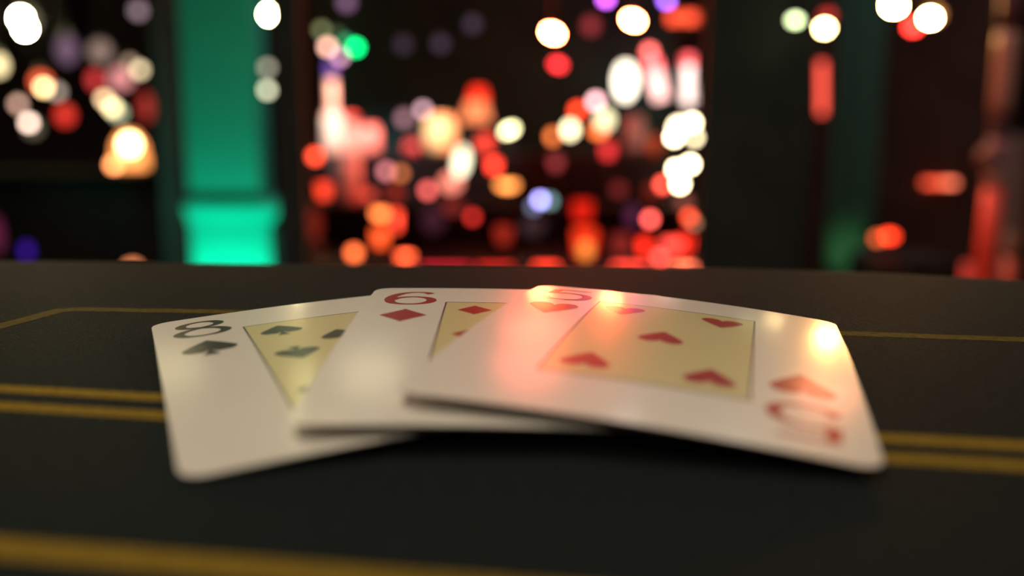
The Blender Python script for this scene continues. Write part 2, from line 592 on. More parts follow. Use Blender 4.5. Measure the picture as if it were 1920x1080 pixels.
def uplight(label, cx, Y):
    t = thing('floor_uplight', label, 'lamp', (cx, Y, 0))
    lathe('base', [(0.07, 0), (0.07, 0.012), (0.02, 0.02)], M_DARK, t)
    lathe('stem', [(0.01, 0.015), (0.01, 0.11)], M_DARK, t)
    lathe('housing', [(0.03, 0.10), (0.055, 0.13), (0.06, 0.16), (0.05, 0.16), (0.04, 0.14)], M_DARK, t)


uplight('green floor uplight before the bright green column', -0.89723, 2.78)
uplight('green floor uplight before the dim teal column', 1.41948, 3.82)

# ------------------------------------------------------------------ bar with stepped bottle display
XL, XR = -0.43257, 0.39953
Z0 = 0.83812
Z1 = 0.92099
Z2 = 1.0217
M_TOP = mat('bar_top_lacquer', (0.012, 0.008, 0.008), 0.25, spec=0.5, vary=0.2)
M_STEP = mat('display_step_paint', (0.004, 0.003, 0.004), 0.8, spec=0.1, vary=0.2)
M_BACK = mat('display_back_panel', (0.006, 0.022, 0.024), 0.9, spec=0.1, vary=0.25, scale=10)
bar = thing('bar_counter', 'black bar counter holding rows of red candles and bottles', 'counter', ((XL + XR) / 2, 2.0, 0))
hw = (XR - XL) / 2
box('body', (-hw, -0.25, 0.1), (hw, 0.40, Z0 - 0.03), M_WOOD, bar, bevel=0.003)
box('toe_kick', (-hw + .02, -0.21, 0), (hw - .02, 0.38, 0.1), M_DARK, bar)
box('counter_top', (-hw, -0.28, Z0 - 0.03), (hw, 0.40, Z0), M_TOP, bar, bevel=0.003)
tag(box('display_step', (XL + .003, 1.99, Z0), (XR - .003, 2.40, Z1), M_STEP, bevel=0.002), 'lower black riser step carrying votives on the bar counter', 'riser', 'black riser steps of the bottle display')
tag(box('display_step', (XL + .003, 2.13, Z1), (XR - .003, 2.40, Z2), M_STEP, bevel=0.002), 'upper black riser step carrying the jars and the shaded lamp', 'riser', 'black riser steps of the bottle display')
tag(box('back_panel', (XL, 2.41, 0), (XR, 2.44, CEIL), M_BACK, bevel=0.003), 'dark panel standing behind the bottle display', 'panel')

M_CORD = mat('black_cord', (0.008, 0.008, 0.008), 0.8, spec=0.1)


def pendant(label, pos, w, h, rgb, group=None, name='pendant_lamp', cat='lamp', tilt=0.0, cap=True):
    """glowing bulb or lantern hanging from the ceiling on a cord"""
    t = thing(name, label, cat, pos, 0.0, group)
    lathe('bulb' if name != 'paper_lantern' else 'lantern_shade', ball_profile(w / 2, h / 2), glow(rgb), t, seg=14, rot=(0, tilt, 0))
    if cap:
        c = w * 0.28
        lathe('cap', [(c, h / 2 * 0.93), (c, h / 2 + c * .8), (c * .4, h / 2 + c * 1.3)], M_DARK, t, seg=10)
    lathe('cord', [(0.0015, h / 2 * 0.95), (0.0015, CEIL - pos[2])], M_CORD, t, seg=6)
    return t


def stand_lamp(label, pos, w, h, rgb, floor_z, name='votive_candle', cat='candle', group=None, rgb2=None, shape='cup', tilt=0.0):
    """lit glass on a slim stem and foot that stands on a shelf; pos is the centre of the lit glass"""
    t = thing(name, label, cat, (pos[0], pos[1], floor_z), 0.0, group)
    zc = pos[2] - floor_z
    r = w / 2
    lo, hi = zc - h / 2, zc + h / 2
    lo = max(lo, 0.003)
    g = glow(rgb)
    if shape == 'cup':
        prof = [(r * .72, lo), (r * .86, lo + (hi - lo) * .25), (r, lo + (hi - lo) * .7), (r, hi), (r * .9, hi), (r * .7, lo + (hi - lo) * .6)]
        lathe('glass', prof, g, t, seg=14)
        if rgb2:
            lathe('flame', [(r * .1, hi - (hi - lo) * .2), (r * .35, hi), (r * .3, hi + r * .3), (1e-5, hi + r * .9)], glow(rgb2), t, seg=8)
    elif shape == 'bowl':
        lathe('glass', [(r * .5, lo), (r * .9, lo + (hi - lo) * .4), (r, hi), (r * .85, hi), (r * .5, lo + (hi - lo) * .4)], g, t, seg=16)
    else:
        lathe('globe', ball_profile(r, (hi - lo) / 2), g, t, (0, 0, (lo + hi) / 2), seg=14, rot=(0, tilt, 0))
    if lo > 0.008:
        lathe('stem', [(0.0022, 0.003), (0.0022, lo + (0.002 if shape != 'globe' else 0.001))], M_DARK, t, seg=6)
        lathe('foot', [(0.011, 0), (0.011, 0.002), (0.003, 0.004)], M_DARK, t, seg=12)
    else:
        lathe('foot', [(r * .8, 0), (r * .8, 0.003)], M_DARK, t, seg=12)
    return t


def bottle(label, x, Y, z, top, r, neck_r, col_body, col_neck, col_cap, col_label, shoulder=.55, cap_at=.86, group=None, name='bottle', lab=(.1, .42)):
    hgt = top - z
    t = thing(name, label, 'bottle', (x, Y, z), 0.0, group)
    nm = lambda c: mat('bottle_glass', c, 0.3, coat=0.3, vary=0.04)
    lathe('body', [(r * .92, 0), (r, hgt * .03), (r, hgt * shoulder * .82), (r * .8, hgt * shoulder * .93), (neck_r * 1.15, hgt * shoulder)], nm(col_body), t, seg=18)
    lathe('neck', [(neck_r * 1.15, hgt * shoulder), (neck_r, hgt * (shoulder + .05)), (neck_r, hgt * cap_at)], nm(col_neck), t, seg=14)
    lathe('cap', [(neck_r * 1.1, hgt * cap_at), (neck_r * 1.15, hgt * .985), (neck_r * .8, hgt)], nm(col_cap), t, seg=14)
    if col_label:
        lathe('label', [(r * 1.01, hgt * lab[0]), (r * 1.02, hgt * (lab[0] + .01)), (r * 1.02, hgt * (lab[1] - .01)), (r * 1.01, hgt * lab[1])], nm(col_label), t, seg=18)
    return t


def jar(label, x, Y, z, top, r, c, lid, name='jar', cat='jar'):
    h = top - z
    t = thing(name, label, cat, (x, Y, z))
    lathe('body', [(r * .8, 0), (r, h * .15), (r, h * .75), (r * .8, h * .88)], mat('glazed_jar', c, 0.3, coat=0.3, vary=0.05), t, seg=18)
    lathe('lid', [(r * .85, h * .86), (r * .85, h * .95), (r * .2, h)], mat('jar_lid', lid, 0.4), t, seg=18)
    return t


def tube(label, a, b, r, rgb, rgb_top=None, frac=.2, wall_y=2.41, name='neon_tube'):
    """glowing tube lamp held off the display panel by two clips"""
    a, b = Vector(a), Vector(b)
    t = thing(name, label, 'lamp', tuple(a))
    d = b - a
    split = d * (1 - frac) if rgb_top else d
    rod('tube', (0, 0, 0), split, r, glow(rgb), t, 10)
    if rgb_top:
        rod('tube_end', split, d, r, glow(rgb_top), t, 10)
    for k in (.1, .85):
        p = d * k
        rod('clip', p, (p.x, wall_y - a.y + 0.002, p.z), 0.0025, M_DARK, t, 6)
    return t


# --- display, left part: bottles on the steps
Y1, Y2, YC = 2.05, 2.20, 1.84
bottle('tall pale bottle with a purple cap at the left end of the display', -0.41154, Y2, Z2, 1.22527, 0.02229, 0.00991,
       (0.95, 0.62, 0.50), (0.90, 0.55, 0.42), (0.10, 0.04, 0.42), (0.98, 0.86, 0.74), .48, .82)
bottle('coral red bottle with a pale label, right of the purple-capped bottle', -0.34568, Y1, Z1 + 0.0004, 1.11159, 0.01962, 0.01269,
       (0.95, 0.33, 0.26), (0.95, 0.40, 0.34), (0.90, 0.10, 0.07), (0.98, 0.66, 0.58), .82, .93, lab=(.55, .80))
jar('round pink jar beside the coral red bottle', -0.3267, Y2, Z2, 1.08764, 0.02229, (0.95, 0.32, 0.28), (0.80, 0.16, 0.14))
jar('cream jug-shaped jar in the middle of the top step', -0.16517, Y2, Z2, 1.11226, 0.03591, (1.0, 0.72, 0.36), (0.95, 0.50, 0.22))
jar('dark red jar left of the cream jar', -0.2293, Y2, Z2, 1.05181, 0.01858, (0.42, 0.035, 0.04), (0.30, 0.03, 0.03))
jar('small pinkish red jar right of the bright slim globe', -0.06496, Y2, Z2, 1.06453, 0.01734, (0.80, 0.08, 0.06), (0.6, 0.06, 0.05))
jar('grey steel canister below the pink tube lamps', 0.27977, Y2, Z2, 1.11274, 0.02353, (0.15, 0.11, 0.14), (0.13, 0.10, 0.13), 'steel_canister', 'canister')
jar('orange brown jar left of the clustered warm bulbs', 0.32451, Y2, Z2, 1.06479, 0.0161, (0.30, 0.07, 0.02), (0.2, 0.05, 0.02))
jar('faded grey pink jar on the lower step near the warm bulbs', 0.30457, Y1, Z1, 0.96587, 0.01846, (0.16, 0.06, 0.06), (0.10, 0.05, 0.05))
jar('dim brown jar at the far left end of the counter', -0.38506, YC, Z0, 0.86396, 0.01346, (0.10, 0.04, 0.03), (0.07, 0.03, 0.03))
jar('grey tin at the left end of the lower step', -0.37957, Y1, Z1, 1.02369, 0.00923, (0.12, 0.085, 0.085), (0.12, 0.09, 0.09), 'tin', 'tin')

# --- display: glowing cups, globes and candles (label, px, py, Y, w, h, colour ...)
def votive(label, pos, w, h, rgb, z, **kw):
    return stand_lamp(label, pos, w, h, rgb, z, **kw)


votive('red glass votive at the left edge of the display', (-0.42328, 2.05, 1.02238), 0.02077, 0.02077, (7.25596, 0.5528, 0.21446), Z1, shape='globe')
votive('dull red votive under the leftmost red one', (-0.40338, 2.03, 0.94983), 0.02742, 0.02971, (2.29535, 0.12911, 0.04881), Z1)
votive('large orange candle glass in the left half of the counter', (-0.25701, 1.84, 0.91992), 0.029, 0.0145, (5.85584, 1.20091, 0.2646), Z0, shape='bowl')
votive('orange candle glass under the wide orange bowl', (-0.25238, 1.8, 0.87911), 0.02837, 0.0304, (2.48227, 0.24695, 0.05269), Z0)
votive('red candle glass behind the large orange candle glass', (-0.23346, 1.9, 0.90084), 0.01497, 0.03636, (4.23329, 0.26468, 0.11248), Z0)
votive('round bright orange candle at the left front of the counter', (-0.29978, 1.78, 0.85299), 0.02204, 0.02004, (5.17589, 0.83865, 0.219), Z0, shape='globe')
votive('low flat tealight right of the bright orange candle', (-0.20504, 1.8, 0.84217), 0.0304, 0.00912, (8.4576, 0.90516, 0.26976), Z0, shape='bowl')
votive('dim pink globe above the large orange candle glass', (-0.27174, 2.05, 0.99111), 0.02077, 0.02077, (2.91674, 0.83034, 0.88623), Z1, shape='globe', name='globe_lamp', cat='lamp')
votive('dim amber globe right of the dim pink globe', (-0.23849, 2.03, 0.9879), 0.01828, 0.01828, (2.4034, 0.64482, 0.19446), Z1, shape='globe', name='globe_lamp', cat='lamp')
votive('bright slim cream globe in the centre of the display', (-0.10769, 2.01, 1.01419), 0.02829, 0.0611, (3.31012, 3.05055, 2.02081), Z1, shape='globe', name='globe_lamp', cat='lamp', tilt=0.16)
votive('coral globe below the bright slim cream globe', (-0.12937, 2.01, 0.97047), 0.04299, 0.03847, (2.03231, 0.53297, 0.36818), Z1, shape='globe', name='globe_lamp', cat='lamp')
votive('dusty pink votive left of the coral globe', (-0.18185, 2.04, 0.95103), 0.02067, 0.02067, (4.18663, 0.61161, 0.55224), Z1, shape='globe')
votive('red votive above the wide orange bowl candle', (-0.04017, 2.06, 1.00286), 0.02319, 0.02319, (5.62424, 0.28341, 0.13622), Z1)
votive('wide orange bowl candle right of the centre', (-0.01109, 2.03, 0.96157), 0.04342, 0.01257, (5.61273, 1.71181, 0.36372), Z1, shape='bowl', name='bowl_candle')
votive('very dark red votive at the middle of the counter', (-0.07908, 1.88, 0.91111), 0.01693, 0.01693, (2.7484, 0.117, 0.08231), Z0, shape='globe')
votive('faint red candle glass left of the tall red one', (-0.01726, 1.86, 0.87862), 0.03141, 0.03141, (0.43837, 0.02641, 0.01325), Z0)
votive('bright lilac globe lamp on the counter', (0.05539, 1.88, 0.94558), 0.01587, 0.01587, (4.22985, 3.70452, 10.25312), Z0, shape='globe', name='globe_lamp', cat='lamp')
votive('dim teal globe lamp just right of the lilac globe', (0.07525, 1.9, 0.94174), 0.01604, 0.01604, (0.72315, 1.30978, 1.25532), Z0, shape='globe', name='globe_lamp', cat='lamp')
votive('dim blue grey globe lamp just left of the lilac globe', (0.04264, 1.92, 0.92791), 0.01621, 0.01621, (0.56126, 0.66761, 1.0533), Z0, shape='globe', name='globe_lamp', cat='lamp')
votive('tall glowing red candle glass with an orange heart, on the counter', (0.13956, 1.8, 0.87137), 0.04458, 0.05066, (1.36213, 0.05387, 0.01324), Z0)
votive('orange inner candle in front of the tall red candle glass', (0.1385, 1.77, 0.8602), 0.02192, 0.0259, (1.66991, 0.5093, 0.08044), Z0, name='pillar_candle')
votive('dark red candle glass behind the tall glowing one', (0.14231, 1.92, 0.91962), 0.03891, 0.03891, (0.92096, 0.01848, 0.00658), Z0)
votive('faint red votive right of the tall glowing glass', (0.21603, 1.86, 0.86041), 0.04188, 0.0356, (0.26385, 0.02197, 0.01748), Z0)
votive('round salmon globe lamp near the right post', (0.2686, 1.84, 0.91257), 0.01657, 0.01657, (8.96676, 0.95965, 0.75658), Z0, shape='globe', name='globe_lamp', cat='lamp')
votive('dull orange globe lamp touching the right post', (0.34803, 1.86, 0.9149), 0.0157, 0.0157, (6.45133, 0.4927, 0.16361), Z0, shape='globe', name='globe_lamp', cat='lamp')
votive('faint beige globe lamp behind the dull orange one', (0.36669, 1.9, 0.89884), 0.01283, 0.01283, (2.04653, 0.8749, 0.47466), Z0, shape='globe', name='globe_lamp', cat='lamp')
votive('broad pinkish red candle bowl at the right of the counter', (0.30955, 1.82, 0.86414), 0.04098, 0.01844, (3.17998, 0.20607, 0.14369), Z0, shape='bowl')
votive('saturated red candle glass at the right end of the counter', (0.34635, 1.88, 0.85819), 0.02751, 0.02963, (2.76127, 0.06724, 0.02542), Z0)
votive('round coral candle at the right front of the counter', (0.27866, 1.77, 0.84855), 0.01793, 0.01395, (9.02486, 0.68756, 0.49168), Z0, shape='globe')
votive('deep red candle glass left of the round coral candle', (0.25872, 1.84, 0.85909), 0.02071, 0.02486, (3.24976, 0.08437, 0.03345), Z0)
votive('coral votive left of the lowest warm bulb', (0.32301, 2.04, 0.96553), 0.01837, 0.01837, (8.77007, 0.81332, 0.4998), Z1, shape='globe')
votive('cream globe lamp at the low end of the slanting row', (0.13175, 2.2, 1.07854), 0.02477, 0.0322, (6.62325, 5.66283, 3.21327), Z2, shape='globe', name='globe_lamp', cat='lamp')
votive('red globe lamp behind the cream globe of the slanting row', (0.15488, 2.3, 1.12223), 0.0233, 0.0233, (6.77595, 0.40429, 0.11871), Z2, shape='globe', name='globe_lamp', cat='lamp')
votive('brown amber globe lamp at the start of the slanting row', (0.09329, 2.24, 1.06179), 0.01891, 0.02522, (4.10658, 0.91265, 0.20928), Z2, shape='globe', name='globe_lamp', cat='lamp')
votive('pale pink globe lamp in the slanting row', (0.19342, 2.25, 1.14295), 0.0228, 0.0228, (7.39065, 3.80557, 4.03326), Z2, shape='globe', name='globe_lamp', cat='lamp')
votive('warm white globe lamp below the pale pink one', (0.21065, 2.2, 1.10169), 0.03467, 0.0421, (2.75505, 2.44627, 1.41862), Z2, shape='globe', name='globe_lamp', cat='lamp')
votive('orange globe lamp under the warm white one', (0.19388, 2.17, 1.07569), 0.03176, 0.02199, (4.22136, 0.7923, 0.17449), Z2, shape='globe', name='globe_lamp', cat='lamp')
votive('dark red votive under the orange globe lamp', (0.20357, 2.04, 1.03648), 0.02526, 0.02756, (1.90681, 0.08621, 0.08621), Z1)
votive('dusky red votive under the brown amber globe', (0.09244, 2.04, 1.01009), 0.02297, 0.02297, (0.67189, 0.07623, 0.0848), Z1)
votive('pale yellow oval bulb lamp right of the red shaded lamp', (-0.0074, 2.17, 1.0773), 0.03176, 0.01588, (11.25696, 10.27871, 5.1378), Z2, shape='globe', name='globe_lamp', cat='lamp', tilt=-0.45)

FG = 'added faint glows on the lower step and counter'  # glowing balls added for the dim red haze, no candles
for lbl, pos, w, h, rgb, zz in (
        ('added faint brick red glow at the left end of the counter', (-0.40641, 1.93, 0.89027), 0.03259, 0.06518, (0.19594, 0.01469, 0.00737), Z0),
        ('added faint red glow below the coral red bottle', (-0.29827, 1.96, 0.94701), 0.02868, 0.02207, (1.17435, 0.10368, 0.05814), Z0),
        ('added dark brown red glow right of the coral red bottle', (-0.24199, 1.96, 0.95162), 0.03089, 0.02868, (0.40762, 0.02922, 0.01405), Z0),
        ('added dull plum glow under the dusty pink votive', (-0.16272, 1.94, 0.89886), 0.04805, 0.0546, (0.055, 0.01343, 0.02293), Z0),
        ('added faint rust glow under the coral globe', (-0.12026, 1.93, 0.92632), 0.04346, 0.02825, (0.26101, 0.02591, 0.02038), Z0),
        ('added grey brown glow under the lilac globe', (0.04363, 1.95, 0.88417), 0.0483, 0.03951, (0.06463, 0.02961, 0.03241), Z0),
        ('added dim maroon glow below the dark red votive of the slanting row', (0.22604, 2.02, 0.95644), 0.02956, 0.02501, (0.29612, 0.02866, 0.02866), Z1),
        ('added dim mauve glow behind the salmon globe', (0.24687, 1.94, 0.90813), 0.02839, 0.04368, (0.10761, 0.02041, 0.06103), Z0),
        ('added rust brown glow under the warm bulbs by the right post', (0.3527, 1.95, 0.93719), 0.02854, 0.02854, (0.40247, 0.10975, 0.07966), Z0)):
    stand_lamp(lbl, pos, w, h, rgb, zz, group=FG, shape='globe')  # added haze glows, built with the lamp function

# red shaded table lamp on the top step
t = thing('shaded_lamp', 'small lamp with a tapering red shade on the top step', 'lamp', (-0.08319, 2.2, Z2))
lx, lz = -0.08319, Z2
lathe('shade', [(0.03467, 1.09578 - lz), (0.02229, 1.14126 - lz)], glow((1.69, 0.42952, 0.15352)), t, seg=18)
lathe('shade_top', [(0.02229, 1.14126 - lz), (0.01486, 1.17218 - lz)], glow((2.16423, 0.06786, 0.02269)), t, (0.00495, 0, 0), seg=18)
lathe('stem', [(0.004, 0.004), (0.004, 1.09818 - lz)], M_DARK, t, seg=8)
lathe('foot', [(0.022, 0), (0.022, 0.004), (0.005, 0.008)], M_DARK, t, seg=14)

# tube lamps on the back panel
tube('upright pinkish white tube lamp beside the black post', (0.42993, 2.36, 1.1376), (0.42556, 2.36, 1.2543), 0.01461, (3.42453, 2.50148, 2.25462), (3.71625, 0.40636, 0.43653), .22)
tube('slanting pink tube lamp left of the upright one', (0.36301, 2.36, 1.15014), (0.33671, 2.36, 1.24391), 0.01727, (3.11321, 1.69895, 1.51037), (4.27632, 0.57006, 0.57006), .3)

# hanging lamps over the display
pendant('hot white hanging spot lamp with a red rim, left of the two', (0.07887, 1.95, 1.27217), 0.02854, 0.01756, (1062.33, 80.93, 24.59646), tilt=0.35)
pendant('hot white hanging spot lamp with an orange rim, right of the two', (0.23877, 1.95, 1.29744), 0.02854, 0.01756, (838.68, 81.84, 22.91348), tilt=0.35)
pendant('red bulb hanging below the left hot spot lamp', (0.10415, 2.25, 1.22617), 0.02786, 0.01773, (7.77458, 0.26698, 0.30746), tilt=0.35)
pendant('salmon bulb hanging below the right hot spot lamp', (0.31134, 2.22, 1.25386), 0.0231, 0.0231, (7.08272, 1.04661, 0.94417))
pendant('large white hanging capsule lamp in the display', (0.26765, 2.3, 1.19107), 0.0492, 0.08804, (4.708, 4.1024, 3.19929))
pendant('magenta bulb at the top edge between the hot spot lamps', (0.21674, 2.3, 1.37971), 0.01942, 0.01942, (7.64789, 1.3618, 10.68599))
pendant('violet bulb at the top edge right of the hot spot lamps', (0.35892, 2.3, 1.37663), 0.01942, 0.01942, (4.02073, 1.50954, 10.68599))
pendant('faint red bulb hanging between the two hot spot lamps', (0.18539, 2.33, 1.32076), 0.0341, 0.0341, (0.50362, 0.05703, 0.0629))
pendant('grey pink bulb hanging above the cream jar', (-0.21413, 2.3, 1.12209), 0.01942, 0.01942, (3.65369, 2.00705, 2.38541), 'faint bulbs over the display')
pendant('fainter mauve bulb left of the grey pink bulb', (-0.26464, 2.35, 1.10164), 0.02646, 0.0291, (0.94048, 0.46287, 0.53534), 'faint bulbs over the display')
lb = thing('red_light_box', 'red glowing light box at the top right of the display', 'lamp', (0.40991, 2.37, 1.34261))
box('panel', (-0.03469, -0.015, -0.01201), (0.03469, 0.0, 0.01201), glow((3.11438, 0.27611, 0.10695)), lb, bevel=0.002)
box('backing', (-0.03735, 0.0, -0.01467), (0.03735, 0.0405, 0.01467), M_DARK, lb)
pendant('biggest warm white bulb in the cluster by the right post', (0.36222, 2.1, 1.08675), 0.02601, 0.02601, (24.40683, 20.27646, 12.56751), 'warm bulbs beside the right post', 'festoon_bulb', 'bulb')
pendant('warm bulb at the upper right of the cluster by the right post', (0.38843, 2.08, 1.09621), 0.01756, 0.01756, (27.24783, 21.56115, 12.43621), 'warm bulbs beside the right post', 'festoon_bulb', 'bulb')
pendant('warm bulb at the lower left of the cluster by the right post', (0.34692, 2.06, 1.06576), 0.01739, 0.01739, (31.3774, 26.06739, 16.15678), 'warm bulbs beside the right post', 'festoon_bulb', 'bulb')
pendant('cream bulb at the lower right of the cluster by the right post', (0.40185, 2.12, 1.06339), 0.01671, 0.01671, (10.86931, 9.0299, 5.27325), 'warm bulbs beside the right post', 'festoon_bulb', 'bulb')
pendant('warm bulb below the cluster, nearest the right post', (0.38905, 2.09, 1.00637), 0.01765, 0.01765, (31.47058, 26.14481, 15.26795), 'warm bulbs beside the right post', 'festoon_bulb', 'bulb')
pendant('warm bulb below the cluster, left of its neighbour', (0.35562, 2.07, 0.99693), 0.01748, 0.01748, (31.40874, 26.09344, 15.23795), 'warm bulbs beside the right post', 'festoon_bulb', 'bulb')
pendant('lowest warm bulb beside the right post', (0.36135, 2.05, 0.96609), 0.01731, 0.01731, (31.34576, 26.04111, 15.20739), 'warm bulbs beside the right post', 'festoon_bulb', 'bulb')


# added glowing rods that stand for red reflections on the counter's front edge
def glow_bar(label, a, b, r, rgb):
    t = thing('reflection_glow', label, 'reflection glow', tuple(a), 0.0, 'red reflection glows on the counter edge')
    d = Vector(b) - Vector(a)
    rod('tube', (0, 0, 0), d, r, glow(rgb), t, 8)
    box('added_backing', (-0.002, 0.004, -0.006), (d.x + 0.002, 0.02, 0.004), M_DARK, t)
    return t


glow_bar('red reflection glow between the tealight and the faint red glass', (-0.16488, 1.7, 0.83872), (-0.07767, 1.7, 0.83906), 0.00287, (1.76192, 0.0412, 0.08569))
glow_bar('red reflection glow under the faint red candle glass', (-0.06216, 1.7, 0.83912), (-0.00015, 1.7, 0.83936), 0.00287, (2.09406, 0.06562, 0.04861))
glow_bar('red reflection glow left of the tall red candle glass', (0.04054, 1.7, 0.8405), (0.08317, 1.7, 0.84066), 0.00383, (4.53432, 0.20795, 0.0817))
glow_bar('orange red reflection glow right of the tall red candle glass', (0.18392, 1.7, 0.84106), (0.24205, 1.7, 0.84128), 0.00383, (4.06364, 0.22441, 0.13637))
glow_bar('salmon reflection glow at the right end of the counter', (0.29245, 1.7, 0.8405), (0.3312, 1.7, 0.84065), 0.00383, (6.13061, 1.09704, 0.49503))

# ------------------------------------------------------------------ left side: dark counter with lamps and lanterns
M_SIDE = mat('side_counter_paint', (0.008, 0.008, 0.008), 1.0, spec=0.0, vary=0.2)
cl = thing('side_counter', 'black counter in the dark at the left, carrying a bright lamp', 'counter', (-1.88356, 4.3, 0))
ZL = 0.85697
box('body', (-1.1, -0.27, 0.08), (-1.37941 - -1.88356, 0.3, ZL - 0.03), mat('side_counter_front', (0.04, 0.038, 0.036), 1.0, spec=0.0, vary=0.2), cl, bevel=0.004)
box('counter_top', (-1.1, -0.30, ZL - 0.03), (-1.36821 - -1.88356, 0.3, ZL), M_SIDE, cl, bevel=0.004)
t = thing('table_lamp', 'bright table lamp with a glowing amber shade on the black counter', 'lamp', (-1.66109, 4.15, ZL))
lz = ZL
lathe('shade', [(0.07008, 0.02), (0.07242, 0.05), (0.06074, 0.98386 - lz), (0.02803, 1.02948 - lz)], glow((2.6, 0.85222, 0.21938)), t, seg=18)
lathe('bulb', ball_profile(0.0342, 0.03648), glow((14.43579, 10.86932, 4.40273)), t, (-1.61968 - -1.66109, -0.10, 0.98027 - lz), seg=14)
lathe('stem', [(0.01, 0.006), (0.01, 0.04)], M_DARK, t, seg=8)
lathe('foot', [(0.06, 0), (0.06, 0.006), (0.012, 0.01)], M_DARK, t, seg=14)
stand_lamp('small orange candle left of the bright table lamp', (-1.69769, 4.06, 0.89434), 0.03657, 0.03657, (9.53017, 3.09644, 0.99077), ZL, shape='globe')

LG = 'hanging bulbs at the far left'
pendant('blinding white bulb in the top left corner, upper of the pair', (-2.10892, 4.2, 1.50944), 0.04492, 0.04492, (650.13, 555.86, 278.70), LG, 'hanging_bulb', 'bulb')
pendant('blinding white bulb in the top left corner, lower of the pair', (-2.06964, 4.15, 1.46106), 0.04205, 0.04205, (723.53, 618.61, 272.24), LG, 'hanging_bulb', 'bulb')
pendant('hazy beige halo glow added beside the blinding pair', (-2.17466, 4.4, 1.51457), 0.08421, 0.08421, (0.28874, 0.23165, 0.15942), LG, 'hanging_bulb', 'bulb')  # glowing ball added as the halo of the pair
pendant('cream bulb cut by the left edge of the picture', (-2.22568, 4.2, 1.31302), 0.06147, 0.07565, (2.86193, 2.28948, 1.17932), LG, 'hanging_bulb', 'bulb')
pendant('beige bulb right of the pink lantern', (-1.53691, 4, 1.28641), 0.03602, 0.03602, (3.96956, 3.0918, 1.83655), LG, 'hanging_bulb', 'bulb')
pendant('fainter beige bulb behind the beige one', (-1.65558, 4.2, 1.32414), 0.03783, 0.03783, (1.09019, 0.7362, 0.4907), LG, 'hanging_bulb', 'bulb')
pendant('warm cream bulb in front of the orange red lantern', (-1.93855, 4, 1.21394), 0.03602, 0.03602, (10.13747, 6.88884, 3.0918), LG, 'hanging_bulb', 'bulb')
pendant('faint grey bulb right of the warm cream one', (-1.9791, 4.2, 1.20107), 0.03783, 0.03783, (1.58834, 1.24416, 0.99407), LG, 'hanging_bulb', 'bulb')
pendant('dusty pink bulb above the small peach bulb', (-2.10172, 4.1, 1.14727), 0.03693, 0.03693, (2.87752, 1.64663, 1.24124), LG, 'hanging_bulb', 'bulb')
pendant('small peach bulb, lowest at the far left', (-2.03811, 4.05, 1.0698), 0.0342, 0.0342, (8.95969, 6.37498, 5.01388), LG, 'hanging_bulb', 'bulb')
pendant('dull olive bulb behind the small peach bulb', (-2.12193, 4.25, 1.04449), 0.0622, 0.0622, (0.25027, 0.2104, 0.14247), LG, 'hanging_bulb', 'bulb')
pendant('peach bulb above the bright table lamp, upper of two', (-1.73297, 4.1, 1.16867), 0.03693, 0.03693, (5.8697, 3.82379, 2.08412), LG, 'hanging_bulb', 'bulb')
pendant('pale yellow bulb above the bright table lamp, lower of two', (-1.68082, 4.05, 1.13295), 0.03875, 0.03875, (6.56768, 5.19311, 2.54583), LG, 'hanging_bulb', 'bulb')
pendant('pale green haze bulb behind the pale yellow one', (-1.76007, 4.3, 1.11089), 0.04841, 0.04841, (1.22721, 1.33998, 0.83267), LG, 'hanging_bulb', 'bulb')
pendant('faint mauve bulb at the top edge left of the green column', (-1.60401, 4.2, 1.54218), 0.04728, 0.04728, (0.79626, 0.55008, 0.63621), LG, 'hanging_bulb', 'bulb')
PG = 'paper lanterns at the far left'
pendant('dim mauve paper lantern in the upper left', (-2.06033, 4.5, 1.39813), 0.08612, 0.12665, (0.20877, 0.1199, 0.18571), PG, 'paper_lantern', 'lantern')
pendant('dim beige paper lantern right of the mauve one', (-2.07509, 4.9, 1.41629), 0.09625, 0.10132, (0.4251, 0.27977, 0.22942), PG, 'paper_lantern', 'lantern')
pendant('pink paper lantern left of the beige bulb', (-1.7803, 4.4, 1.26564), 0.09411, 0.08916, (1.16885, 0.42739, 0.41329), PG, 'paper_lantern', 'lantern')
pendant('dark red paper lantern left of the pink one', (-2.0264, 4.7, 1.26801), 0.05573, 0.07599, (1.21279, 0.08438, 0.08438), PG, 'paper_lantern', 'lantern')
pendant('orange red paper lantern behind the warm cream bulb', (-2.11795, 4.35, 1.24852), 0.06856, 0.06856, (2.51276, 0.32567, 0.1275), PG, 'paper_lantern', 'lantern')
pendant('red paper lantern right of the small peach bulb', (-2.04548, 4.4, 1.10033), 0.06935, 0.07925, (1.33417, 0.06768, 0.04222), PG, 'paper_lantern', 'lantern')
pendant('tall deep red paper lantern above the bright table lamp', (-1.7104, 4.5, 1.14066), 0.05573, 0.13172, (0.481, 0.04247, 0.03083), PG, 'paper_lantern', 'lantern')

# low lights beyond the table edge at the left
def low_lamp(label, pos, w, h, rgb, name='floor_lamp'):
    return stand_lamp(label, pos, w, h, rgb, 0.0, name=name, cat='lamp', shape='globe')


low_lamp('dim violet lamp low at the far left', (-1.55214, 3, 0.67766), 0.02702, 0.04391, (0.08376, 0.01589, 0.56408))
low_lamp('amber lamp peeking over the table edge at the left', (-1.05558, 2.6, 0.69193), 0.03805, 0.02342, (2.69397, 0.83381, 0.31201))
low_lamp('dim magenta glow added for the lit wall at the left edge over the table', (-1.8657, 3.4, 0.67755), 0.04593, 0.13397, (0.13067, 0.01678, 0.05089))  # glowing ball added in place of a magenta-lit wall

